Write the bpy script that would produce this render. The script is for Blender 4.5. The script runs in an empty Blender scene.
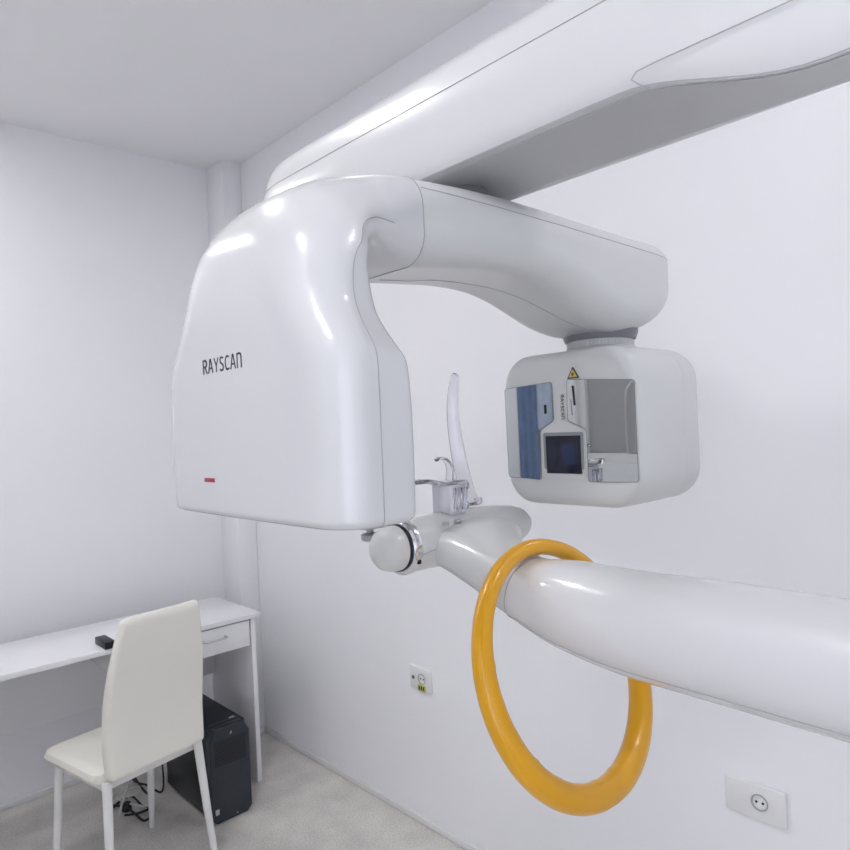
import bpy, bmesh, math, random
from mathutils import Vector, Matrix
random.seed(7)
sc = bpy.context.scene
C = sc.collection
PI = math.pi

# ------------------------------------------------------------------ camera
EYE = Vector((0, 0, 1.55))
YAW, ROLL = math.radians(43), 0.045
r0 = Vector((math.cos(YAW), -math.sin(YAW), 0)); up = Vector((0, 0, 1)); fw = Vector((math.sin(YAW), math.cos(YAW), 0))
cx = r0 * math.cos(ROLL) - up * math.sin(ROLL)
cy = up * math.cos(ROLL) + r0 * math.sin(ROLL)
cam = bpy.data.cameras.new('camera'); cam.sensor_width = 36; cam.lens = 680 / 850 * 36; cam.clip_start = 0.02
camo = bpy.data.objects.new('camera', cam); C.objects.link(camo)
M = Matrix((cx, cy, -fw)).transposed().to_4x4(); M.translation = EYE
camo.matrix_world = M
sc.camera = camo

# ------------------------------------------------------------------ world, exposure, lamp strengths
w = bpy.data.worlds.new('world'); sc.world = w; w.use_nodes = True
w.node_tree.nodes['Background'].inputs[0].default_value = (0.80, 0.86, 1, 1)
w.node_tree.nodes['Background'].inputs[1].default_value = 0.5
sc.view_settings.view_transform = 'Standard'; sc.view_settings.look = 'None'
sc.view_settings.gamma = 1; sc.view_settings.use_curve_mapping = False
sc.view_settings.exposure = 1.34
LAMP = 29.0            # emission of the ceiling panels
WINDOW_FILL = 6           # fill light through an added, unseen window behind the photographer
CEIL = 2.95
XL, XR, YB, YF = -0.80, 1.755, 3.38, -1.9

# ------------------------------------------------------------------ materials
def mat(name, col, rough=0.5, metal=0.0, coat=0.0, noise=0.0, nscale=30, bump=0.0, bscale=200, trans=0.0, ior=1.45, emit=None, estr=0, spec=0.5):
    m = bpy.data.materials.new(name); m.use_nodes = True
    nt = m.node_tree; b = nt.nodes['Principled BSDF']
    b.inputs['Base Color'].default_value = (*col, 1)
    b.inputs['Roughness'].default_value = rough
    b.inputs['Metallic'].default_value = metal
    b.inputs['IOR'].default_value = ior
    b.inputs['Specular IOR Level'].default_value = spec
    b.inputs['Coat Weight'].default_value = coat
    b.inputs['Coat Roughness'].default_value = 0.04
    b.inputs['Transmission Weight'].default_value = trans
    if emit:
        b.inputs['Emission Color'].default_value = (*emit, 1); b.inputs['Emission Strength'].default_value = estr
    tc = nt.nodes.new('ShaderNodeTexCoord')
    if noise:
        n = nt.nodes.new('ShaderNodeTexNoise'); n.inputs['Scale'].default_value = nscale; n.inputs['Detail'].default_value = 6
        nt.links.new(tc.outputs['Object'], n.inputs['Vector'])
        r = nt.nodes.new('ShaderNodeValToRGB')
        r.color_ramp.elements[0].position = 0.3; r.color_ramp.elements[1].position = 0.7
        r.color_ramp.elements[0].color = (*[max(0, c * (1 - noise)) for c in col], 1)
        r.color_ramp.elements[1].color = (*[min(1, c * (1 + noise)) for c in col], 1)
        nt.links.new(n.outputs['Fac'], r.inputs['Fac']); nt.links.new(r.outputs['Color'], b.inputs['Base Color'])
    if bump:
        n2 = nt.nodes.new('ShaderNodeTexNoise'); n2.inputs['Scale'].default_value = bscale; n2.inputs['Detail'].default_value = 3
        nt.links.new(tc.outputs['Object'], n2.inputs['Vector'])
        bp = nt.nodes.new('ShaderNodeBump'); bp.inputs['Strength'].default_value = bump; bp.inputs['Distance'].default_value = 0.002
        nt.links.new(n2.outputs['Fac'], bp.inputs['Height']); nt.links.new(bp.outputs['Normal'], b.inputs['Normal'])
    return m

WALL = mat('wall_paint', (0.89, 0.89, 0.92), 0.55, noise=0.012, nscale=2, bump=0.05, bscale=120)
CEILM = mat('ceiling_paint', (0.89, 0.885, 0.90), 0.7, noise=0.01, nscale=2)
def floor_mat():
    m = mat('speckled_floor', (0.76, 0.735, 0.69), 0.42, noise=0.10, nscale=9)
    nt = m.node_tree; b = nt.nodes['Principled BSDF']
    ramp = [n for n in nt.nodes if n.type == 'VALTORGB'][0]; tc = [n for n in nt.nodes if n.type == 'TEX_COORD'][0]
    n = nt.nodes.new('ShaderNodeTexNoise'); n.inputs['Scale'].default_value = 160; n.inputs['Detail'].default_value = 4
    nt.links.new(tc.outputs['Object'], n.inputs['Vector'])
    r = nt.nodes.new('ShaderNodeValToRGB'); r.color_ramp.elements[0].position = 0.35; r.color_ramp.elements[1].position = 0.65
    r.color_ramp.elements[0].color = (0.72, 0.72, 0.72, 1); r.color_ramp.elements[1].color = (1, 1, 1, 1)
    mx = nt.nodes.new('ShaderNodeMix'); mx.data_type = 'RGBA'; mx.blend_type = 'MULTIPLY'; mx.inputs[0].default_value = 1
    nt.links.new(n.outputs['Fac'], r.inputs['Fac'])
    nt.links.new(ramp.outputs['Color'], mx.inputs[6]); nt.links.new(r.outputs['Color'], mx.inputs[7])
    nt.links.new(mx.outputs[2], b.inputs['Base Color'])
    return m
FLOOR = floor_mat()
GLOSS = mat('glossy_white_shell', (0.66, 0.66, 0.672), 0.25, coat=0.5, noise=0.004, nscale=4)
SHELL = mat('satin_white_shell', (0.66, 0.665, 0.662), 0.32, coat=0.25, noise=0.004, nscale=4)
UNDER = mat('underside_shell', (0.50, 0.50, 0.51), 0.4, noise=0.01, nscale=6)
SEAM = mat('seam_shadow_gap', (0.38, 0.38, 0.39), 0.6, noise=0.05)
BEZEL = mat('grey_bezel', (0.27, 0.28, 0.29), 0.4, noise=0.02)
GREYP = mat('grey_plastic', (0.20, 0.205, 0.22), 0.35, noise=0.02)
LGREY = mat('light_grey_plastic', (0.42, 0.42, 0.435), 0.35, noise=0.02)
INK = mat('dark_lettering_ink', (0.045, 0.045, 0.06), 0.4, noise=0.05)
RED = mat('dark_red_label', (0.38, 0.03, 0.06), 0.4, noise=0.1, nscale=400)
CHROME = mat('chrome', (0.75, 0.76, 0.78), 0.12, metal=1, noise=0.01)
MIRROR = mat('tinted_mirror', (0.58, 0.60, 0.605), 0.025, metal=1, noise=0.004)
SCREEN = mat('dark_screen_glass', (0.012, 0.015, 0.03), 0.12, coat=0.1, noise=0.05)
SCREEN_IN = mat('dim_blue_display', (0.01, 0.015, 0.05), 0.12, coat=0.1, noise=0.1, emit=(0.02, 0.05, 0.2), estr=0.04)
GLASS = mat('clear_acrylic', (0.86, 0.86, 0.90), 0.02, trans=1, ior=1.55)
FROST = mat('frosted_acrylic', (0.90, 0.90, 0.96), 0.35, trans=0.6, ior=1.35)
YELLOW = mat('glossy_yellow_plastic', (0.72, 0.35, 0.004), 0.30, coat=0.25, noise=0.03, nscale=12)
STICKY = mat('yellow_sticker', (0.75, 0.55, 0.12), 0.5, noise=0.03)
LIME = mat('yellow_green_sticker', (0.55, 0.55, 0.12), 0.5, noise=0.1, nscale=200)
LEATHER = mat('cream_faux_leather', (0.80, 0.785, 0.715), 0.45, noise=0.012, nscale=8, bump=0.12, bscale=350)
WHITEP = mat('white_lacquer', (0.82, 0.82, 0.84), 0.3, noise=0.008, nscale=6)
WHITEM = mat('white_powder_coated_metal', (0.80, 0.80, 0.79), 0.35, noise=0.01)
TRIM = mat('white_trim', (0.80, 0.80, 0.80), 0.4, noise=0.01)
BLACK = mat('black_plastic', (0.012, 0.013, 0.018), 0.4, noise=0.1)
CASE = mat('dark_steel_case', (0.010, 0.014, 0.020), 0.33, noise=0.1, nscale=60)
CASEF = mat('charcoal_front_plastic', (0.028, 0.034, 0.045), 0.42, noise=0.08, nscale=80)
SILVER = mat('silver_print', (0.55, 0.56, 0.58), 0.3, metal=0.6, noise=0.03)
BLUE = mat('blue_fabric', (0.16, 0.23, 0.38), 0.8, noise=0.12, nscale=14, bump=0.3)
PALEBLUE = mat('pale_blue_fabric', (0.48, 0.55, 0.68), 0.8, noise=0.08, nscale=14)
CABW = mat('white_cable_rubber', (0.62, 0.62, 0.60), 0.45, noise=0.03)
LEDM = mat('lit_diffuser', (0.9, 0.9, 0.9), 0.4, noise=0.001, emit=(1.0, 0.985, 0.99), estr=LAMP)
ALU = mat('brushed_aluminium', (0.6, 0.61, 0.63), 0.35, metal=0.9, noise=0.03)

# ------------------------------------------------------------------ helpers
def link(name, bm, m, parent=None, smooth=True, ang=38):
    bmesh.ops.remove_doubles(bm, verts=bm.verts, dist=1e-6)
    bmesh.ops.recalc_face_normals(bm, faces=bm.faces)
    me = bpy.data.meshes.new(name); bm.to_mesh(me); bm.free()
    if smooth:
        for p in me.polygons: p.use_smooth = True
        try: me.set_sharp_from_angle(angle=math.radians(ang))
        except Exception: pass
    me.materials.append(m)
    o = bpy.data.objects.new(name, me); C.objects.link(o)
    if parent: o.parent = parent
    return o
def tag(o, label=None, cat=None, group=None, kind=None):
    for k, v in (('label', label), ('category', cat), ('group', group), ('kind', kind)):
        if v: o[k] = v
    return o
def root(name, loc, label, cat, group=None, rz=0):
    o = bpy.data.objects.new(name, None); C.objects.link(o); o.location = loc; o.rotation_euler.z = rz
    o.empty_display_size = 0.05
    return tag(o, label, cat, group)
def box(bm, a, b, bev=0.0, seg=2):
    t = bmesh.new(); bmesh.ops.create_cube(t, size=1)
    for v in t.verts: v.co = Vector([(a[i] + b[i]) / 2 + v.co[i] * (b[i] - a[i]) for i in range(3)])
    if bev: bmesh.ops.bevel(t, geom=list(t.edges), offset=bev, segments=seg, affect='EDGES', profile=0.5)
    me = bpy.data.meshes.new('t'); t.to_mesh(me); t.free(); bm.from_mesh(me); bpy.data.meshes.remove(me)
    return bm
def mkbox(name, a, b, m, parent=None, bev=0.0, seg=2):
    return link(name, box(bmesh.new(), a, b, bev, seg), m, parent)
def skin(bm, rings, cap0=True, cap1=True, closed=False):
    V = [[bm.verts.new(p) for p in r] for r in rings]; n = len(V[0]); k = len(V)
    for i in range(k if closed else k - 1):
        A, B = V[i], V[(i + 1) % k]
        for j in range(n): bm.faces.new((A[j], A[(j + 1) % n], B[(j + 1) % n], B[j]))
    if not closed:
        for f, c in ((V[0], cap0), (V[-1], cap1)):
            if c: bm.faces.new(f)
    return bm
def catmull(P, n):
    out = []; k = len(P)
    for i in range(k - 1):
        p0, p1, p2, p3 = P[max(i - 1, 0)], P[i], P[i + 1], P[min(i + 2, k - 1)]
        for s in range(n):
            t = s / n
            out.append([0.5 * (2 * b + (c - a) * t + (2 * a - 5 * b + 4 * c - d) * t * t + (3 * b - a - 3 * c + d) * t ** 3) for a, b, c, d in zip(p0, p1, p2, p3)])
    out.append(list(P[-1])); return out
def tube(bm, pts, r, seg=10, closed=False):
    P = [Vector(p) for p in pts]; rings = []; k = len(P)
    rr = r if isinstance(r, (list, tuple)) else [r] * k
    nrm = None
    for i in range(k):
        if closed: t = P[(i + 1) % k] - P[i - 1]
        else: t = P[min(i + 1, k - 1)] - P[max(i - 1, 0)]
        t.normalize()
        if nrm is None:
            nrm = t.orthogonal().normalized()
        nrm = (nrm - t * nrm.dot(t)).normalized(); b = t.cross(nrm)
        rings.append([P[i] + (nrm * math.cos(2 * PI * j / seg) + b * math.sin(2 * PI * j / seg)) * rr[i] for j in range(seg)])
    return skin(bm, rings, closed=closed)
def rrect(hu, hv, r, cseg=8, sseg=6):
    """closed rounded rectangle with evenly spaced points along its sides, starting at mid +u"""
    r = min(r, hu * 0.999, hv * 0.999); pts = []
    cs = [(hu - r, hv - r, 0), (-hu + r, hv - r, 90), (-hu + r, -hv + r, 180), (hu - r, -hv + r, 270)]
    corner = []
    for (a, b, s) in cs:
        corner.append([(a + r * math.cos(math.radians(s + 90 * k / cseg)), b + r * math.sin(math.radians(s + 90 * k / cseg))) for k in range(cseg + 1)])
    for q in range(4):
        pts += corner[q]
        e0, e1 = corner[q][-1], corner[(q + 1) % 4][0]
        for k in range(1, sseg): pts.append((e0[0] + (e1[0] - e0[0]) * k / sseg, e0[1] + (e1[1] - e0[1]) * k / sseg))
    return pts
def rrect2(hu, hv, ru, rv, ru2, rv2, cseg=10, sseg=8):
    """rounded rectangle whose +u corners have radii ru, rv and whose -u corners have ru2, rv2"""
    ru, ru2 = min(ru, 2 * hu - ru2 - 1e-4), ru2; rv, rv2 = min(rv, hv * .985), min(rv2, hv * .985)
    cs = [(hu - ru, hv - rv, 0, ru, rv), (-hu + ru2, hv - rv2, 90, ru2, rv2), (-hu + ru2, -hv + rv2, 180, ru2, rv2), (hu - ru, -hv + rv, 270, ru, rv)]
    corner = [[(a + p * math.cos(math.radians(s + 90 * k / cseg)), b + q * math.sin(math.radians(s + 90 * k / cseg))) for k in range(cseg + 1)] for a, b, s, p, q in cs]
    pts = []
    for q in range(4):
        pts += corner[q]; e0, e1 = corner[q][-1], corner[(q + 1) % 4][0]
        for k in range(1, sseg): pts.append((e0[0] + (e1[0] - e0[0]) * k / sseg, e0[1] + (e1[1] - e0[1]) * k / sseg))
    return pts
def lathe(bm, prof, center, axis='Z', seg=40):
    """profile of (radius, height)"""
    c = Vector(center); rings = []
    for (rr, h) in prof:
        ring = []
        for j in range(seg):
            a = 2 * PI * j / seg; u, v = math.cos(a) * rr, math.sin(a) * rr
            ring.append(c + (Vector((u, v, h)) if axis == 'Z' else Vector((h, u, v)) if axis == 'X' else Vector((u, h, v))))
        rings.append(ring)
    return skin(bm, rings)
def prism(bm, poly, x0, x1):
    """polygon of (y, z) given depth along x"""
    A = [bm.verts.new((x0, y, z)) for y, z in poly]; B = [bm.verts.new((x1, y, z)) for y, z in poly]
    bm.faces.new(A); bm.faces.new(B[::-1]); n = len(A)
    for i in range(n): bm.faces.new((A[i], B[i], B[(i + 1) % n], A[(i + 1) % n]))
    return bm
def round_poly(poly, r, seg=4):
    out = []; n = len(poly)
    for i in range(n):
        p, a, b = Vector(poly[i]), Vector(poly[i - 1]), Vector(poly[(i + 1) % n])
        rr = r[i] if isinstance(r, (list, tuple)) else r
        da, db = (a - p).normalized() * rr, (b - p).normalized() * rr
        for k in range(seg + 1):
            t = k / seg; out.append(tuple((p + da) * (1 - t) ** 2 + p * 2 * t * (1 - t) + (p + db) * t * t))
    return out
def text_bm(strokes, origin, ux, uz, nrm, h, wdt, gap, th):
    """lettering from flat strokes in a unit box; ux, uz the reading and up directions, th the stroke width"""
    bm = bmesh.new(); o = Vector(origin); ux, uz, nrm = Vector(ux), Vector(uz), Vector(nrm)
    pen = 0
    for glyph, gw in strokes:
        for line in glyph:
            pts = [o + ux * (pen + x * wdt * gw) + uz * (y * h) for x, y in line]
            for i in range(len(pts) - 1):
                a, b = pts[i], pts[i + 1]; t = (b - a).normalized(); s = nrm.cross(t) * th / 2
                a2, b2 = a - t * th * 0.42, b + t * th * 0.42
                q = [a2 + s, b2 + s, b2 - s, a2 - s]
                lo = [bm.verts.new(p - nrm * 0.0004) for p in q]; hi = [bm.verts.new(p + nrm * 0.0004) for p in q]
                bm.faces.new(lo); bm.faces.new(hi[::-1])
                for k in range(4): bm.faces.new((lo[k], hi[k], hi[(k + 1) % 4], lo[(k + 1) % 4]))
        pen += wdt * gw + gap
    return bm
G = {
 'R': ([[(0, 0), (0, 1), (.6, 1), (.9, .88), (1, .74), (.9, .6), (.6, .48), (0, .48)], [(.5, .48), (1, 0)]], 1),
 'A': ([[(0, 0), (.42, 1), (.58, 1), (1, 0)], [(.2, .32), (.8, .32)]], 1.15),
 'Y': ([[(0, 1), (.5, .42), (1, 1)], [(.5, .42), (.5, 0)]], 1.1),
 'S': ([[(.95, .93), (.6, 1), (.25, .98), (.03, .84), (.08, .64), (.5, .52), (.92, .38), (1, .2), (.8, .04), (.45, 0), (.02, .06)]], .9),
 'C': ([[(1, .95), (.6, 1), (.25, .93), (.03, .7), (0, .5), (.03, .28), (.25, .06), (.6, 0), (1, .05)]], .95),
 'N': ([[(0, 0), (0, 1), (.72, 1), (.93, .93), (1, .78), (1, 0)]], 1.0),
}
RAY = [G[c] for c in 'RAYSCAN']

# ------------------------------------------------------------------ room
def struct(name, a, b, m, bev=0):
    o = mkbox(name, a, b, m, bev=bev); o['kind'] = 'structure'; return o
T = 0.1
struct('floor', (XL - T, YF - T, -0.1), (XR + T, YB + T, 0), FLOOR)
struct('ceiling', (XL - T, YF - T, CEIL), (XR + T, YB + T, CEIL + 0.1), CEILM)
struct('wall_right', (XR, YF - T, 0), (XR + T, YB + T, CEIL), WALL)
struct('wall_back', (XL - T, YB, 0), (XR, YB + T, CEIL), WALL)
# front wall behind the photographer; made-up window in the left wall, added to let in fill light
struct('wall_front', (XL - T, YF - T, 0), (XR, YF, CEIL), WALL)
def wall_with_opening(name, openings):
    """left wall made of blocks around its openings (y0, y1, z0, z1), sorted along Y"""
    bm = bmesh.new(); y = YF
    for y0, y1, z0, z1 in openings:
        box(bm, (XL - T, y, 0), (XL, y0, CEIL)); box(bm, (XL - T, y0, 0), (XL, y1, z0)); box(bm, (XL - T, y0, z1), (XL, y1, CEIL)); y = y1
    box(bm, (XL - T, y, 0), (XL, YB, CEIL))
    tag(link(name, bm, WALL, smooth=False), kind='structure')
W1 = (-1.75, 0.05, .55, 2.35); W2_ = (1.10, 2.02, 1.32, 2.30)
wall_with_opening('wall_left', [W1, W2_])
def frame_bm(y0, y1, z0, z1, mid):
    fr = bmesh.new(); xa, xb = XL - .07, XL - .02
    L = [((xa, y0, z0), (xb, y1, z0 + .05)), ((xa, y0, z1 - .05), (xb, y1, z1)), ((xa, y0, z0 + .05), (xb, y0 + .05, z1 - .05)), ((xa, y1 - .05, z0 + .05), (xb, y1, z1 - .05))]
    if mid: L.append(((xa, (y0 + y1) / 2 - .03, z0 + .05), (xb, (y0 + y1) / 2 + .03, z1 - .05)))
    for a, b in L: box(fr, a, b, .004)
    return fr
tag(link('added_window', frame_bm(*W1, True), TRIM), kind='structure')  # frame of the unseen window added for fill light
w2 = tag(link('standin_window', frame_bm(*W2_, False), TRIM), kind='structure')  # stand-in window, added for the grey band in the mirrored panel
mkbox('pane', (XL - .055, W2_[0] + .05, W2_[2] + .05), (XL - .045, W2_[1] - .05, W2_[3] - .05), LGREY, w2)
dl = bpy.data.lights.new('window_fill', 'AREA'); dl.shape = 'RECTANGLE'; dl.size = W1[3] - W1[2] - .1; dl.size_y = W1[1] - W1[0] - .1
dl.energy = WINDOW_FILL; dl.color = (0.90, 0.93, 1.0)  # fill light added at the made-up window
dlo = bpy.data.objects.new('window_fill', dl); C.objects.link(dlo)
dlo.location = (XL - .09, (W1[0] + W1[1]) / 2, (W1[2] + W1[3]) / 2); dlo.rotation_euler = (0, -PI / 2, 0)
# boxed-in column in the far corner
struct('trim_1', (1.65, 3.20, 0), (XR, YB, CEIL), WALL, bev=0.004)
def base(name, a, b):
    bm = bmesh.new(); box(bm, a, b, .003); o = link(name, bm, TRIM); o['kind'] = 'structure'; return o
base('baseboard_right', (XR - .012, YF, 0.0), (XR, 3.20, .028))
base('baseboard_column', (1.638, 3.188, 0), (XR - .012, 3.20, .028))
base('baseboard_back', (XL, YB - .012, 0), (1.65, YB, .028))
base('baseboard_left', (XL, YF, 0), (XL + .012, YB - .012, .028))

# ceiling panels (all outside the frame, seen as highlights on the shells); two are added to brighten the walls
def ceiling_light(x, y, label, sx=.10, sy=.10):
    t = root('ceiling_light', (x, y, CEIL), label, 'ceiling light', 'square lamps set in the ceiling')
    bm = bmesh.new()
    for a, b in (((-sx - .02, -sy - .02, -.012), (sx + .02, -sy, 0)), ((-sx - .02, sy, -.012), (sx + .02, sy + .02, 0)), ((-sx - .02, -sy, -.012), (-sx, sy, 0)), ((sx, -sy, -.012), (sx + .02, sy, 0))):
        box(bm, a, b)
    link('frame', bm, TRIM, t); mkbox('diffuser', (-sx, -sy, -.009), (sx, sy, -.001), LEDM, t)
for x, y, l in ((.40, 1.72, 'square ceiling lamp between the machine and the far wall'), (-.12, 2.85, 'square ceiling lamp added to brighten the back wall above the desk'), (1.38, -.15, 'square ceiling lamp added to brighten the right wall'), 
                (-.42, .5, 'square ceiling lamp above the added left wall window')):
    ceiling_light(x, y, l, *((.075, .075) if x > 1 else (.10, .10)))

# ------------------------------------------------------------------ X-ray machine
PX, PY = 0.815, 0.76                     # rotation axis
E0 = 1.55
mach = root('dental_x_ray_machine', (0.86, -0.42, 0), 'large glossy white panoramic dental X-ray machine with rotating arm under an overhead beam', 'x-ray machine')
mo = Vector((0.86, -0.42, 0))
def part(name, bm, m, parent=None, ang=38):
    for v in bm.verts: v.co -= mo
    return link(name, bm, m, parent or mach, ang=ang)
def seamline(name, pts, parent, r=0.0007):
    return part(name, tube(bmesh.new(), pts, r, 6), SEAM, parent)

# column behind the camera's right side, carrying beam and patient arm
bm = bmesh.new(); rings = []
for z, s in ((0, 1.0), (.02, 1.0), (2.22, 1.0), (2.25, .94), (2.26, .85)):
    rings.append([(0.86 + u * s, -0.42 + v * s, z) for u, v in rrect(.11, .12, .04)])
part('support_column', skin(bm, rings), SHELL)
part('base_plate', box(bmesh.new(), (.62, -.68, 0), (1.10, -.10, .025), .008), SHELL)

# overhead beam: sections in XZ swept along Y
def beam_sec(y, sx=1.0, sz=1.0, drop=0.0):
    # near side (low x) first, going up, over the top and down the far side
    x0, x1, zb, zt = .716, .915, E0 + .376 , E0 + .558
    pts = [(x0 + .004, zb - drop), (x0 - .002, zb + .012 - drop * .8), (x0 - .006, zb + .04 - drop * .3), (x0 - .008, zb + .07), (x0 - .006, zb + .095), (x0 + .002, zb + .128), (x0 + .012, zb + .153), (x0 + .030, zb + .172), (x0 + .062, zt),
           (.80, zt + .002), (.85, zt), (.885, zt - .006), (.905, zt - .022), (.914, zt - .045), (.918, zt - .08), (.917, zb + .04), (.915, zb + .008), (.911, zb)]
    pts = catmull([list(p) for p in pts], 4)
    n = 14
    a, b = pts[-1], pts[0]
    pts += [[a[0] + (b[0] - a[0]) * k / n, a[1] + (b[1] - a[1]) * k / n] for k in range(1, n)]
    cxm, czm = .82, zb + .055
    return [Vector((cxm + (p[0] - cxm) * sx, y, czm + (p[1] - czm) * sz)) for p in pts]
st = []
def sm(t): t = max(0, min(1, t)); return t * t * (3 - 2 * t)
ys = [-0.50, -.3, -.1, .05] + [.1 + .02 * i for i in range(18)] + [.55 + .05 * i for i in range(13)]
for y in ys: st.append(beam_sec(y, drop=.050 * (1 - sm((y - .20) / .22))))
for k in range(1, 13):
    a = k / 12 * PI / 2
    st.append(beam_sec(1.15 + .085 * math.sin(a), sx=.72 + .28 * math.cos(a) ** .6 if k < 12 else .66, sz=.72 + .28 * math.cos(a) ** .6 if k < 12 else .66))
beam = part('overhead_beam', skin(bmesh.new(), st), GLOSS, ang=30)
SI = 18
seamline('seam', [s[SI] + Vector((-.0002, 0, 0)) for s in st[:-5]], beam, .0008)
seamline('seam', [s[0] + Vector((0, 0, .001)) for s in st[:-6]], beam, .0009)
seamline('seam', [Vector((.7135, .372, E0 + .364)), Vector((.7115, .384, E0 + .372)), Vector((.7085, .392, E0 + .380)), Vector((.7075, .385, E0 + .386))] + [Vector((.7073, y, E0 + .387)) for y in (.36, .3, .2, .1, 0, -.2)], beam, .0007)
# underside plate
up_ = []
for q in [q for q in st if -.45 < q[0].y < 1.16]:
    low = q[-13:] + [q[0]]; low = [p + Vector((0, 0, .0005)) for p in low[:-1]]
    up_.append(low + [p - Vector((0, 0, .0018)) for p in low[::-1]])
part('underside_plate', skin(bmesh.new(), up_), UNDER, beam)
# bearing between beam and rotating arm
part('bearing_ring', lathe(bmesh.new(), [(.0, -.006), (.040, -.006), (.042, 0), (.042, .018), (0, .018)], (PX, PY, E0 + .3560)), GREYP)

# sensor housing (the hood): rounded sections swept from its lower edge up and over into the arm
#  outer x,z   inner x,z   half width   outer corner (depth, width)   inner corner
H = [(.400, -.1035, .486, -.1035, .209, .034, .045, .012, .012), (.3945, -.099, .492, -.099, .215, .038, .05, .012, .012), (.3930, -.085, .494, -.085, .217, .038, .05, .012, .012), (.3925, 0, .494, 0, .218, .038, .05, .012, .012),
     (.3920, .05, .494, .040, .217, .040, .055, .012, .014), (.3920, .085, .494, .070, .214, .042, .06, .014, .016), (.3915, .108, .493, .088, .202, .046, .07, .018, .018), (.3910, .13, .492, .106, .188, .050, .075, .02, .02),
     (.3910, .16, .490, .128, .175, .056, .085, .022, .02), (.3930, .195, .489, .155, .168, .062, .095, .022, .02), (.4000, .228, .490, .180, .163, .070, .105, .022, .02), (.4150, .258, .496, .200, .157, .080, .115, .022, .02),
     (.4400, .283, .506, .216, .147, .088, .115, .024, .022), (.4720, .303, .522, .225, .135, .09, .11, .026, .024), (.512, .320, .545, .228, .121, .085, .095, .03, .026), (.555, .332, .575, .225, .110, .075, .08, .034, .03), (.600, .340, .605, .221, .103, .058, .055, .04, .035), (.630, .343, .630, .219, .100, .05, .045, .04, .04)]
HS = catmull([list(h) for h in H], 4)
def hood_ring(h):
    ox, oz, ix, iz, hw, ru, rv, ru2, rv2 = h
    o = Vector((ox, 0, oz)); i = Vector((ix, 0, iz)); c = (o + i) / 2; u = (o - i); L = u.length / 2; u.normalize()
    pts = []
    for a, b in rrect2(L, hw, ru, rv, ru2, rv2):
        bulge = 0.004 * (1 - (b / hw) ** 2) if a > L * .5 else 0
        p = c + u * (a + bulge); pts.append(Vector((p.x, PY + b, E0 + p.z)))
    return pts
HR = [hood_ring(h) for h in HS]
hood = part('sensor_housing', skin(bmesh.new(), HR), GLOSS, ang=50)
N = len(HR[0])
# vertical seam on the side face turned to the camera (-Y): find middle of that side
idx = min(range(N), key=lambda j: (HR[20][j].y, abs(HR[20][j].x - .447)))
seamline('seam', [r[idx] + Vector((0, -.0001, 0)) for r in HR[2:-8]], hood, .0006)
sl = [p + Vector((0, 0, .0)) for p in HR[1]]
part('lower_edge_trim', tube(bmesh.new(), [Vector((p.x, p.y, E0 - .1010)) for p in HR[0]], .0012, 6, closed=True), GREYP, hood)
seamline('seam', [p for p in HR[-1]] + [HR[-1][0]], hood, .0009)
# name and small label on the outer face
part('lettering', text_bm(RAY, (.3882, .8260, E0 + .0780), (0, -1, 0), (0, 0, 1), (-1, 0, 0), .0160, .0096, .0050, .0024), INK, hood)
mkx = box(bmesh.new(), (.3882, .8100, E0 - .0605), (.3900, .8385, E0 - .0553), .0003)
part('red_label', mkx, RED, hood)['label'] = 'small dark red label'

# rotating arm along X
A = [(.630, .3430, .219, .100, .048), (.66, .3450, .223, .101, .046), (.72, .3480, .228, .102, .044), (.80, .3500, .234, .103, .042), (.88, .3510, .232, .104, .045),
     (.95, .3510, .218, .106, .050), (1.01, .3510, .197, .107, .055), (1.07, .3505, .176, .107, .056), (1.14, .3505, .163, .107, .058), (1.21, .3500, .166, .106, .058),
     (1.26, .3500, .178, .103, .052), (1.30, .3490, .198, .098, .046), (1.328, .3460, .222, .088, .040), (1.346, .3400, .246, .074, .034), (1.356, .330, .268, .056, .02), (1.360, .315, .285, .035, .012)]
AS = catmull([list(a) for a in A], 4); AR = []
for x, zt, zb, hw, r in AS:
    AR.append([Vector((x, PY + a, E0 + (zt + zb) / 2 + b)) for a, b in rrect(hw, (zt - zb) / 2, r, 10, 8)])
arm = part('rotating_arm', skin(bmesh.new(), AR), SHELL, ang=50)
def ring_at(rg, zz):   # point of a section on the -Y side at height zz
    c = [p for p in rg if p.y < PY]; c.sort(key=lambda p: abs(p.z - zz))
    a = c[0]; return Vector((a.x, a.y - .0002, zz if abs(a.z - zz) < .012 else a.z))
def side_pt(rg, zz):
    c = sorted([p for p in rg if p.y < PY], key=lambda p: p.z)
    for a, b in zip(c, c[1:]):
        if a.z <= zz <= b.z and b.z - a.z > 1e-6:
            t = (zz - a.z) / (b.z - a.z); q = a.lerp(b, t); return Vector((q.x, q.y - .0002, q.z))
    return None
def aline(f, x0, x1):
    out = []
    for rg in AR:
        if x0 <= rg[0].x <= x1:
            q = side_pt(rg, E0 + f(rg[0].x))
            if q: out.append(q)
    return out
seamline('seam', aline(lambda x: .322 - .010 * (x - .62), .632, 1.335), arm, .0007)
under = []
for rg in AR:
    x = rg[0].x
    if .655 <= x <= 1.12:
        off = .034 if x < .72 else (.034 - (x - .72) * .4 if x < .75 else .022 - max(0, x - .85) * .22)
        low = sorted([p for p in rg if p.z < E0 + .30], key=lambda p: abs(p.y - PY - off) + max(0, p.z - min(q.z for q in rg)) * 3)[0]
        under.append(Vector((x, PY + off, low.z - .0002)))
seamline('seam', under, arm, .0007)
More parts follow.
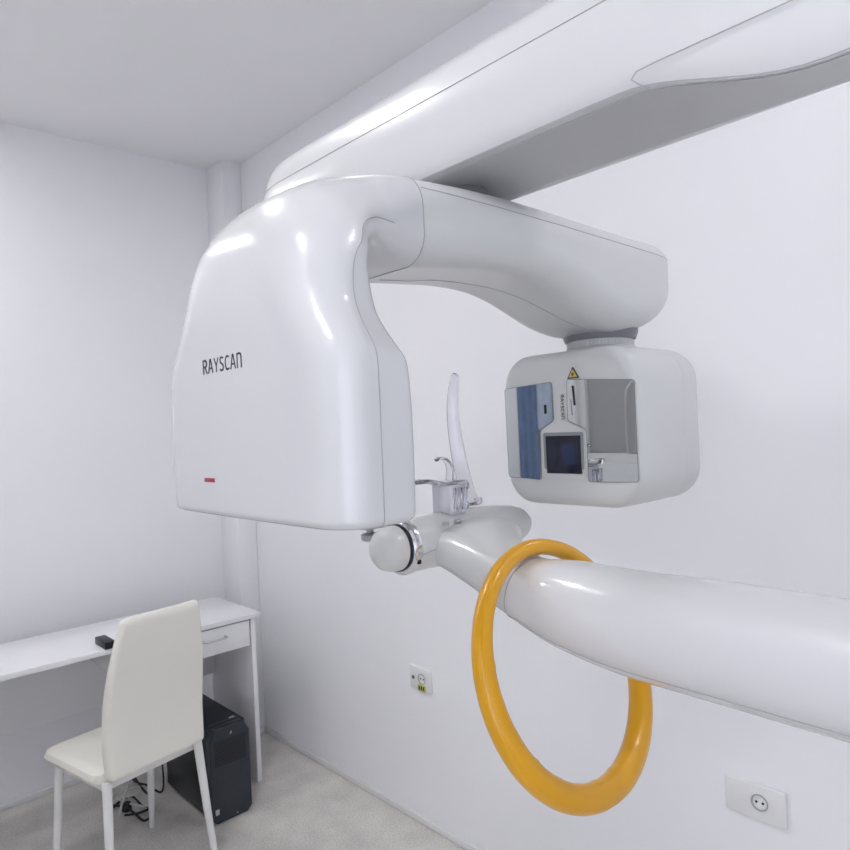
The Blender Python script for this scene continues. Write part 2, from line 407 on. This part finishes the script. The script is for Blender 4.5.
# neck
NX = 1.203
part('swivel_neck', lathe(bmesh.new(), [(.0, .182), (.0745, .182), (.0745, .166), (.0715, .157), (.070, .153), (0, .153)], (NX, PY, E0)), GREYP)
bm = lathe(bmesh.new(), [(0, .154), (.064, .154), (.064, .141), (.070, .137), (.074, .122), (0, .122)], (NX, PY, E0))
for k in range(60):
    a = 2 * PI * k / 60; cxx, cyy = NX + .0645 * math.cos(a), PY + .0645 * math.sin(a)
    tube(bm, [(cxx, cyy, E0 + .140), (cxx, cyy, E0 + .151)], .0022, 5)
part('ribbed_collar', bm, SHELL)

# tube housing: rounded rectangles in YZ swept along X
def thr(x, hy, hz, r): return [Vector((x, PY + a, E0 - .0185 + b)) for a, b in rrect(hy, hz, r, 10, 8)]
S_ = [(1.0745, .120, .115, .035), (1.0700, .135, .130, .045), (1.0715, .140, .1345, .047)]
T1 = [thr(1.0712, .118, .112, .034), thr(1.0702, .128, .122, .040), thr(1.0705, .136, .130, .052), thr(1.0735, .1435, .1385, .058), thr(1.080, .149, .1455, .062), thr(1.09, .1515, .1475, .065), thr(1.12, .1525, .1485, .066), thr(1.20, .1525, .1485, .066), thr(1.2395, .152, .148, .065)]
tubeh = part('tube_housing', skin(bmesh.new(), T1), SHELL, ang=50)
T2 = [thr(1.2405, .150, .146, .064), thr(1.245, .1515, .1475, .064), thr(1.285, .1520, .148, .064), thr(1.303, .149, .145, .062), thr(1.315, .139, .135, .046), thr(1.321, .124, .120, .04), thr(1.323, .10, .10, .04)]
part('rear_cover', skin(bmesh.new(), T2), SHELL, tubeh, ang=50)
XF = 1.0702
def panel(name, poly, r, m, x0=XF - .0014, x1=XF + .004, label=None, parent=None):
    o = part(name, prism(bmesh.new(), round_poly(poly, r), x0, x1), m, parent or tubeh, ang=20)
    if label: o['label'] = label
    return o
L_ = [(.9030, 1.6155), (.7855, 1.6215), (.7845, 1.5480), (.8185, 1.5290), (.8200, 1.4330), (.9015, 1.4370)]
R_ = [(.7510, 1.6235), (.6110, 1.6125), (.6115, 1.4345), (.7125, 1.4320), (.7125, 1.5290), (.7525, 1.5460)]
panel('mirror_panel', L_, .006, MIRROR, label='left mirrored panel'); panel('mirror_panel', R_, .006, MIRROR, label='right mirrored panel')
def outline(poly, r):
    P = [Vector((XF - .0012, y, z)) for y, z in round_poly(poly, r)]; return tube(bmesh.new(), P, .0006, 6, closed=True)
part('panel_edge', outline(L_, .006), GREYP, tubeh); part('panel_edge', outline(R_, .006), GREYP, tubeh)
panel('screen_surround', [(.8140, 1.5290), (.7820, 1.5460), (.7560, 1.5460), (.7180, 1.5290), (.7170, 1.4370), (.8150, 1.4370)], .006, SHELL, x0=XF - .0030)
bz = bmesh.new(); prism(bz, round_poly([(.8085, 1.5245), (.7185, 1.5245), (.7190, 1.4540), (.8085, 1.4540)], .005), XF - .0048, XF - .0010)
part('screen_bezel', bz, BEZEL, tubeh, ang=20)
panel('screen', [(.8025, 1.5180), (.7235, 1.5180), (.7240, 1.4465), (.8025, 1.4465)], .001, SCREEN, x0=XF - .0056, x1=XF - .0012)
panel('display_area', [(.7700, 1.4980), (.7380, 1.5060), (.7380, 1.4640), (.7600, 1.4640)], .002, SCREEN_IN, x0=XF - .0059, x1=XF - .0050)
panel('slot', [(.7395, 1.6110), (.7355, 1.6110), (.7335, 1.5740), (.7370, 1.5740)], .0008, BLACK, x0=XF - .0026)
panel('slot', [(.7440, 1.5860), (.7428, 1.5860), (.7410, 1.5560), (.7422, 1.5560)], .0003, GREYP, x0=XF - .0020)
panel('slot', [(.8060, 1.5780), (.8000, 1.5790), (.8000, 1.5620), (.8050, 1.5600)], .001, BLACK, x0=XF - .0020)
part('lettering', text_bm(RAY, (XF - .0008, .7668, 1.5950), (0, 0, -1), (0, -1, 0), (-1, 0, 0), .0065, .0046, .0020, .0009), INK, tubeh)
panel('warning_sticker', [(.7368, 1.6465), (.7500, 1.6245), (.7236, 1.6245)], .0015, INK, x0=XF - .0010, label='black bordered laser warning triangle')
panel('sticker_face', [(.7368, 1.6422), (.7462, 1.6268), (.7274, 1.6268)], .0010, STICKY, x0=XF - .0014)
bm = bmesh.new()
for k in range(8):
    a = PI * k / 8; d = Vector((0, math.cos(a), math.sin(a))) * .0042; c = Vector((XF - .0016, .7368, 1.6322))
    tube(bm, [c - d, c + d], .00028, 4)
lathe(bm, [(0, -.0004), (.0014, -.0004), (.0014, .0004), (0, .0004)], (XF - .0017, .7368, 1.6322), 'X', 12)
part('laser_symbol', bm, INK, tubeh)

# patient arm: ellipse sections along a path from the column to the chin support
PA = [(.86, -.36, -.287, .070, .067), (.84, -.20, -.286, .074, .069), (.825, .0, -.284, .076, .071), (.82, .20, -.281, .077, .071), (.82, .36, -.278, .077, .0700), (.82, .48, -.277, .075, .0675), (.82, .57, -.270, .069, .0630), (.82, .615, -.2655, .062, .0575),
      (.82, .66, -.2575, .056, .0480), (.825, .70, -.244, .058, .044), (.835, .745, -.228, .066, .042), (.850, .79, -.214, .082, .040), (.867, .83, -.206, .104, .037), (.880, .862, -.203, .118, .034)]
PS = catmull([list(p) for p in PA], 5); PR = []
for i, (x, y, z, a, b) in enumerate(PS):
    n0, n1 = PS[max(i - 1, 0)], PS[min(i + 1, len(PS) - 1)]
    t = Vector((n1[0] - n0[0], n1[1] - n0[1], n1[2] - n0[2])).normalized(); sx = Vector((0, 0, 1)).cross(t).normalized(); sz = t.cross(sx)
    ring = []
    for j in range(48):
        q = 2 * PI * j / 48; cq, sq = math.cos(q), math.sin(q); e = 2 / 2.3
        ring.append(Vector((x, y, E0 + z)) + sx * a * math.copysign(abs(cq) ** e, cq) + sz * b * math.copysign(abs(sq) ** e, sq))
    PR.append(ring)
kcut = min(range(len(PS)), key=lambda i: abs(PS[i][1] - .662))
parm = part('patient_arm', skin(bmesh.new(), PR[:kcut + 1]), GLOSS)
fore = part('arm_end_section', skin(bmesh.new(), [[p.lerp(sum(PR[kcut], Vector()) / 48, .03) for p in PR[kcut]]] + PR[kcut + 1:]), SHELL)
lo = min([j for j in range(48) if PR[20][j].x < .79], key=lambda j: abs(PR[20][j].z - (E0 - .284 - .036)))
seamline('seam', [r[lo] for r in PR[3:kcut + 1]], parm, .0008)
seamline('seam', [r[lo] for r in PR[kcut + 1:]], fore, .0006)
seamline('seam', PR[kcut] + [PR[kcut][0]], parm, .0008)

# chin support bar along X
CY, CZ = .862, E0 - .201
prof = [(.0, .742), (.042, .742), (.0440, .746), (.0455, .78), (.0462, .84), (.0455, .91), (.042, .98), (.037, 1.02), (.030, 1.045), (.020, 1.060), (.008, 1.067), (0, 1.068)]
bar = part('chin_support_bar', lathe(bmesh.new(), prof, (0, CY, CZ), 'X', 48), SHELL)
part('chrome_ring', lathe(bmesh.new(), [(.0385, .728), (.0430, .7285), (.0465, .733), (.0468, .744), (.044, .7475), (.040, .748)], (0, CY, CZ), 'X', 48), CHROME, bar)
part('gap_ring', lathe(bmesh.new(), [(0, .7245), (.0392, .7245), (.0400, .731), (0, .731)], (0, CY, CZ), 'X', 48), BLACK, bar)
capo = part('end_cap', lathe(bmesh.new(), [(0, .682), (.008, .6825), (.017, .6855), (.0265, .690), (.0330, .697), (.0365, .709), (.0375, .718), (.0375, .7265), (0, .7265)], (0, CY, CZ), 'X', 48), SHELL, bar)
seamline('seam', [Vector((x, CY - .0452 * math.cos(a), CZ + .0452 * math.sin(a))) for x, a in ((.748, -.22), (.77, -.12), (.79, -.12), (.81, -.25), (.82, -.5), (.83, -.75))], bar, .0006)
part('marker', box(bmesh.new(), (.735, CY - .0435, CZ - .0240), (.742, CY - .0380, CZ - .0170), .0004), BLACK, bar)
# buttons on the arm end
for bx, by in ((.800, .800), (.835, .805)):
    part('button', lathe(bmesh.new(), [(0, -.003), (.006, -.003), (.006, .0015), (.004, .0025), (0, .0025)], (bx, by + .018, E0 - .1668), 'Z', 20), LGREY, bar)
# clear chin rest
rest = part('chin_rest_base', box(bmesh.new(), (.833, .838, E0 - .160), (.876, .886, E0 - .105), .006, 3), FROST)
part('rib', box(bmesh.new(), (.838, .829, E0 - .150), (.842, .836, E0 - .112), .001), GLASS, rest)
part('rib', box(bmesh.new(), (.852, .829, E0 - .150), (.856, .836, E0 - .112), .001), GLASS, rest)
part('rib', box(bmesh.new(), (.866, .829, E0 - .150), (.870, .836, E0 - .112), .001), GLASS, rest)
# chin tray: curved plate towards the left
def strip(pts, wv, th, n=8):
    """flat strip following pts; wv = half width vector per point, th thickness vector"""
    P = catmull([list(p) for p in pts], n); bm = bmesh.new(); rings = []
    return P
def bandbm(pts, halfw, thick, side, n=8):
    P = [Vector(p[:3]) for p in catmull([list(p) for p in pts], n)]
    W = [w[0] for w in catmull([[q] for q in halfw], n)]
    s = Vector(side).normalized(); rings = []
    for i, p in enumerate(P):
        t = (P[min(i + 1, len(P) - 1)] - P[max(i - 1, 0)]).normalized(); ss = (s - t * s.dot(t)).normalized(); nn = t.cross(ss)
        rings.append([p + ss * a + nn * b for a, b in rrect(W[i], thick / 2, thick * .45, 4, 2)])
    return skin(bmesh.new(), rings)
part('chin_tray', bandbm([(.780, .868, E0 - .098), (.800, .867, E0 - .0975), (.828, .864, E0 - .1045), (.856, .862, E0 - .1035), (.885, .862, E0 - .106), (.897, .862, E0 - .118)], [.008, .019, .024, .025, .020, .010], .007, (0, 1, 0)), GLASS)
part('bite_hook', bandbm([(.858, .862, E0 - .104), (.860, .862, E0 - .080), (.852, .863, E0 - .065), (.838, .864, E0 - .060), (.829, .865, E0 - .063)], [.010, .009, .007, .007, .004], .005, (0, 1, 0)), GLASS)
part('head_support_strip', bandbm([(.938, .885, E0 - .152), (.928, .885, E0 - .128), (.914, .886, E0 - .085), (.904, .887, E0 - .030), (.900, .888, E0 + .015), (.902, .888, E0 + .050), (.909, .888, E0 + .085), (.912, .888, E0 + .092)], [.014, .013, .014, .013, .0115, .0105, .008, .004], .010, (.75, -.66, 0)), GLASS)
part('support_foot', bandbm([(.880, .872, E0 - .152), (.900, .876, E0 - .150), (.948, .884, E0 - .152), (.955, .886, E0 - .144)], [.012, .012, .012, .010], .005, (0, 1, 0)), GLASS)
# clamp knob on the far side, seen below the hood
kb = part('clamp_knob', lathe(bmesh.new(), [(0, 0), (.013, 0), (.016, .003), (.016, .010), (.012, .013), (.006, .014), (.006, .024), (0, .024)], (.722, .925, E0 - .194), 'Z', 24), LGREY)
part('knob_plate', box(bmesh.new(), (.690, .895, E0 - .1705), (.785, .935, E0 - .166), .0015), LGREY)
part('knob_bracket', box(bmesh.new(), (.752, .868, E0 - .186), (.775, .922, E0 - .1695), .002), LGREY)

# ------------------------------------------------------------------ yellow ring on the patient arm
rr = root('ring', (.82, .5959, E0 - .3585), 'glossy yellow plastic ring hanging around the white lower arm of the machine', 'ring')
rr.rotation_euler = (-.347, 0, .0216)
def ring_bm():
    bm = bmesh.new(); rings = []; n = 128
    for k in range(n):
        a = 2 * PI * k / n
        ring = []
        nb = 0
        for q in range(9):
            c = math.radians(150 + q * 16); d = abs((a - c + PI) % (2 * PI) - PI); nb = max(nb, math.exp(-(d / .018) ** 2))
        for j in range(24):
            b = 2 * PI * j / 24
            tr = .0160 * (1 - .23 * math.sin(a)); rad = .1741 - tr * math.cos(b); yy = tr * math.sin(b)
            if math.cos(b) > .6: rad -= .0012 * nb
            ring.append((math.cos(a) * rad, yy, math.sin(a) * rad))
        rings.append(ring)
    return skin(bm, rings, closed=True)
link('ring_body', ring_bm(), YELLOW, rr)
mpts = []
for k in range(128):
    a = 2 * PI * k / 128; tr = .0160 * (1 - .23 * math.sin(a)); rad = .1741 + tr * .72; mpts.append((math.cos(a) * rad, -tr * .70, math.sin(a) * rad))
link('moulding_seam', tube(bmesh.new(), mpts, .0005, 6, closed=True), YELLOW, rr)

# ------------------------------------------------------------------ desk
DX0, DX1, DY0, DY1 = .20, 1.508, 2.745, 3.180
desk = root('desk', (.87, 2.90, 0), 'white lacquered desk with a drawer standing in the far corner', 'desk')
do = Vector((.87, 2.90, 0))
def dp(name, a, b, m, bev=.0015, parent=desk):
    return mkbox(name, Vector(a) - do, Vector(b) - do, m, parent, bev)
dp('desktop', (DX0, DY0, .730), (DX1, DY1, .750), WHITEP)
for x in (DX0 + .02, 1.464): dp('side_panel', (x, DY0 + .015, 0), (x + .022, DY1 - .01, .730), WHITEP)
dp('rear_panel', (DX0 + .042, DY1 - .045, .40), (1.464, DY1 - .029, .730), WHITEP)
dp('drawer_box', (.90, DY0 + .03, .615), (1.454, DY1 - .045, .722), WHITEP)
dr = dp('drawer', (1.00, DY0 + .010, .612), (1.454, DY0 + .030, .724), WHITEP, .002)
bm = bmesh.new(); hx0, hx1, hy, hz = 1.240, 1.338, DY0 + .010, .680
tube(bm, [Vector(p) - do for p in ((hx0, hy, hz), (hx0, hy - .020, hz), (hx0 + .006, hy - .026, hz), (hx1 - .006, hy - .026, hz), (hx1, hy - .020, hz), (hx1, hy, hz))], .0048, 10)
link('handle', bm, ALU, dr)['label'] = 'brushed metal bow handle'

# black adapter on the desk, half hidden behind the chair
tag(mkbox('power_adapter', (.845, 2.74, .750), (.885, 2.86, .778), BLACK, bev=.004), 'small black box lying on the desktop behind the chair back', 'power adapter')

# ------------------------------------------------------------------ workstation computer
PCX0, PCX1, PCY0, PCY1, PCH = 1.168, 1.340, 2.580, 3.040, .377
pc = root('computer_tower', ((PCX0 + PCX1) / 2, (PCY0 + PCY1) / 2, 0), 'black workstation computer tower standing on the floor under the white desk', 'computer')
po = Vector(((PCX0 + PCX1) / 2, (PCY0 + PCY1) / 2, 0))
def pcs(name, a, b, m, bev=.002, parent=pc): return mkbox(name, Vector(a) - po, Vector(b) - po, m, parent, bev)
cs = pcs('case', (PCX0 + .004, PCY0 + .030, .012), (PCX1 - .004, PCY1, PCH - .004), CASE, .006)
# front fascia with chamfered corners: outline in XZ, depth along Y
def prism_y(poly, y0, y1):
    bm = bmesh.new(); A_ = [bm.verts.new((x, y0, z)) for x, z in poly]; B_ = [bm.verts.new((x, y1, z)) for x, z in poly]
    bm.faces.new(A_); bm.faces.new(B_[::-1]); n = len(A_)
    for i in range(n): bm.faces.new((A_[i], B_[i], B_[(i + 1) % n], A_[(i + 1) % n]))
    return bm
W2 = (PCX1 - PCX0) / 2
def pcf(poly, y0, y1, name, m, parent, bev=0):
    bm = prism_y(poly, y0, y1)
    if bev: bmesh.ops.bevel(bm, geom=[e for e in bm.edges if all(abs(v.co.y - y0) < 1e-6 for v in e.verts)], offset=bev, segments=3, affect='EDGES')
    for v in bm.verts: v.co.y -= po.y
    return link(name, bm, m, parent, ang=30)
fa = pcf([(-W2, .022), (-W2 + .020, .002), (W2 - .020, .002), (W2, .022), (W2, PCH - .045), (W2 - .022, PCH - .004), (W2 - .04, PCH), (-W2 + .04, PCH), (-W2 + .022, PCH - .004), (-W2, PCH - .045)], PCY0, PCY0 + .034, 'front_fascia', CASEF, pc, .005)
pcf([(-.068, PCH - .050), (.066, PCH - .050), (.066, PCH - .150), (-.068, PCH - .150)], PCY0 - .0006, PCY0 + .002, 'vent_grille', BLACK, fa)
bm = bmesh.new()
for i in range(9):
    for j in range(12):
        cxp, czp = -.060 + j * .011, PCH - .058 - i * .0105
        box(bm, (cxp - .0042, PCY0 - .0014 - po.y, czp - .0009), (cxp + .0042, PCY0 - .0004 - po.y, czp + .0009))
link('grille_slats', bm, CASEF, fa)
pcs('handle_recess', (PCX0 + .030, PCY0 + .006, PCH - .012), (PCX1 - .028, PCY0 + .032, PCH + .0012), BLACK, .004, fa)
pcs('handle_bar', (PCX0 + .024, PCY0 + .034, PCH - .006), (PCX1 - .022, PCY0 + .060, PCH + .0010), BLACK, .003, fa)
def hp(cxp, czp, s, name):
    bm = bmesh.new(); y = PCY0 - .0012 - po.y
    for a, b in (((-.3, -.9), (.25, 1)), ((-.62, -.3), (-.05, .3)), ((.05, -.3), (.62, .3)), ((.5, .3), (.28, -.5))):
        tube(bm, [(cxp + a[0] * s, y, czp + a[1] * s), (cxp + b[0] * s, y, czp + b[1] * s)], s * .11, 6)
    link(name, bm, SILVER, fa)
hp(.004, PCH - .030, .0075, 'emblem'); hp(.018, .018, .005, 'emblem')
pcs('sticker', (PCX0 + .012, PCY0 - .0008, .040), (PCX0 + .028, PCY0 + .001, .062), SILVER, .0004, fa)
pcs('sticker', (PCX1 - .050, PCY0 + .062, PCH - .005), (PCX1 - .026, PCY0 + .082, PCH - .0035), SILVER, .0004, cs)
for x in (PCX0 + .03, PCX1 - .03):
    for y in (PCY0 + .06, PCY1 - .05): pcs('foot', (x - .012, y - .012, 0), (x + .012, y + .012, .013), BLACK, .003)

# ------------------------------------------------------------------ chair
ch = root('dining_chair', (.835, 2.50, 0), 'cream faux leather chair with tall back pushed up to the white desk', 'chair', rz=math.radians(11))
def Lc(x, y, z): return Vector((x, y, z))
# backrest: sections (y offset, half width, thickness) over height, local frame: +Y towards desk, chair centre at origin
BK = [(.467, -.178, .178, .036), (.478, -.177, .184, .044), (.52, -.172, .188, .048), (.60, -.170, .190, .046), (.70, -.178, .189, .042), (.80, -.190, .180, .040), (.90, -.204, .163, .038), (.950, -.211, .153, .034), (.967, -.213, .146, .022), (.973, -.214, .138, .010)]
BS = catmull([list(b) for b in BK], 4); rings = []
for z, y, hw, th in BS:
    rings.append([(a + .012 * max(0, (z - .6) / .36), y + b, z) for a, b in rrect(hw * .96, th / 2, th * .45, 6, 8)])
bk = link('backrest', skin(bmesh.new(), rings), LEATHER, ch)
rings = []
for z, hw, d0, d1 in ((.445, .185, -.145, .205), (.450, .195, -.148, .215), (.460, .200, -.148, .222), (.478, .195, -.148, .216), (.486, .180, -.146, .20)):
    cxm = (d0 + d1) / 2; rings.append([(a, cxm + b, z) for a, b in rrect(hw, (d1 - d0) / 2, .04, 6, 6)])
link('seat', skin(bmesh.new(), rings), LEATHER, ch)
fr_ = bmesh.new()
box(fr_, (-.165, -.150, .425), (.165, -.138, .452), .002); box(fr_, (-.165, .165, .425), (.165, .180, .452), .002)
box(fr_, (-.175, -.150, .425), (-.160, .18, .452), .002); box(fr_, (.160, -.150, .425), (.175, .18, .452), .002)
link('seat_frame', fr_, WHITEM, ch)
for x, y, xb, yb in ((-.168, -.158, -.195, -.205), (.168, -.158, .195, -.205), (-.155, .175, -.170, .215), (.185, .175, .215, .235)):
    link('leg', tube(bmesh.new(), [(x, y, .455), ((x + xb) / 2, (y + yb) / 2, .205), (xb, yb, .0)], [.0155, .0135, .0105], 14), WHITEM, ch)

# ------------------------------------------------------------------ cables on the floor under the desk
def cable(pts, r, m, label):
    P = [p for p in catmull([list(p) for p in pts], 10)]
    tag(link('cable', tube(bmesh.new(), P, r, 8), m), label, 'cable', 'tangled cables under the desk')
cable([(1.170, 3.10, .16), (1.168, 3.07, .03), (1.129, 2.997, .006), (1.112, 3.055, .006), (1.101, 3.10, .010), (1.071, 3.16, .02), (1.076, 3.22, .06)], .0042, BLACK, 'black cable curving along the floor from behind the computer')
cable([(1.071, 3.19, .05), (1.074, 3.10, .020), (1.078, 3.02, .006), (1.074, 2.955, .006), (1.052, 2.91, .006), (1.00, 2.90, .006), (.95, 2.93, .006)], .0050, BLACK, 'thick black cable running straight back between chair leg and computer')
cable([(.93, 3.02, .006), (.985, 3.062, .006), (1.018, 3.035, .016), (1.020, 2.93, .018), (1.040, 2.885, .016), (1.022, 2.842, .006), (.990, 2.833, .005), (.976, 2.90, .017), (.966, 2.985, .014), (.93, 3.06, .006)], .0045, BLACK, 'black cable lying in the loop nearest the front of the tangle')
cable([(1.165, 3.16, .22), (1.12, 3.14, .14), (1.08, 3.17, .08), (1.05, 3.20, .09), (1.02, 3.22, .20)], .0026, BLACK, 'thin black cable hanging in a shallow loop above the floor')
cable([(.94, 3.10, .026), (.968, 3.01, .027), (.990, 2.935, .030), (1.028, 2.885, .030), (1.062, 2.915, .026), (1.06, 2.99, .022)], .0042, CABW, 'white cable bending around the middle of the chair leg')
cable([(.93, 3.00, .040), (.972, 3.013, .038), (1.006, 3.005, .036), (1.045, 3.023, .036), (1.053, 3.062, .036), (1.014, 3.070, .036), (.975, 3.045, .045), (.93, 3.05, .050)], .0042, CABW, 'white cable wound in a flat oval coil')
cable([(1.092, 3.20, .085), (1.036, 3.10, .062), (.985, 3.01, .055), (.945, 2.94, .050), (.92, 2.90, .030)], .0050, CABW, 'white cable slanting straight across the top of the tangle')
cable([(1.05, 3.24, .16), (1.00, 3.18, .085), (.955, 3.10, .070), (.935, 3.02, .068), (.90, 2.96, .060)], .0045, CABW, 'white cable at the far left of the tangle')
tag(link('power_plug', lathe(bmesh.new(), [(0, 0), (.014, 0), (.020, .005), (.020, .024), (.014, .034), (0, .036)], (.972, 2.968, .0), 'Z', 20), BLACK), 'round black plug lying in the tangle of cables', 'plug')

# ------------------------------------------------------------------ wall sockets
def socket(y0, y1, z0, z1, label, sticker=True):
    t = root('wall_socket', (XR, (y0 + y1) / 2, (z0 + z1) / 2), label, 'socket')
    o = Vector((XR, (y0 + y1) / 2, (z0 + z1) / 2)); hy, hz = (y1 - y0) / 2, (z1 - z0) / 2
    link('face_plate', box(bmesh.new(), (-.011, -hy, -hz), (0, hy, hz), .003), TRIM, t)
    link('socket_well', lathe(bmesh.new(), [(.019, 0), (.021, -.002), (.021, -.004), (.018, -.004), (.017, .006), (0, .006)][::-1], (-.0105, -.012, .002), 'X', 28), LGREY, t)
    for q in (-.008, .008): link('pin_hole', lathe(bmesh.new(), [(0, -.001), (.003, -.001), (.003, .001), (0, .001)], (-.0115, -.012 + q, .002), 'X', 12), BLACK, t)
    if sticker: link('switch_key', lathe(bmesh.new(), [(0, -.002), (.007, -.002), (.008, .001), (0, .001)], (-.012, .038, -.001), 'X', 16), GREYP, t)
    if sticker:
        link('yellow_sticker', box(bmesh.new(), (-.0125, -.030, -.047), (-.0108, .014, -.022)), LIME, t)['label'] = 'yellow-green sticker'
        bmk = bmesh.new()
        for i in range(3): box(bmk, (-.0128, -.024 + i * .012, -.042), (-.0123, -.016 + i * .012, -.027))
        link('sticker_print', bmk, INK, t)
socket(1.905, 2.022, .526, .617, 'white wall socket with a yellow sticker on the right wall')
socket(.642, .790, .521, .609, 'white wall socket low on the right wall behind the yellow ring', False)

# ------------------------------------------------------------------ made-up curtains on the left wall, stand-ins for the blue bands in the mirrors
def standin_curtain(y0, y1, m, label, n=3, zb=.9):
    bm = bmesh.new(); F_, B_ = [], []; k = 60
    for i in range(k + 1):
        y = y0 + (y1 - y0) * i / k; x = XL + .045 + .006 * math.sin(i / k * n * 2 * PI)
        F_.append((x, y)); B_.append((x - .003, y))
    loop = F_ + B_[::-1]; rings = [[(x, y, z) for x, y in loop] for z in (zb, 1.6, 1.9, 2.2, 2.5)]
    skin(bm, rings)
    tag(link('standin_curtain', bm, m, ang=60), label, 'standin_curtain')
standin_curtain(2.23, 2.36, BLUE, 'narrow blue stand-in cloth added for the reflection in the left mirrored panel')
standin_curtain(2.135, 2.225, PALEBLUE, 'pale blue stand-in cloth added beside the blue one', 1, 1.5)
tag(link('standin_rail', tube(bmesh.new(), [(XL + .045, 2.12, 2.51), (XL + .045, 2.46, 2.51)], .009, 10), ALU), 'short metal rail added on the left wall above the blue stand-in cloth', 'rail')
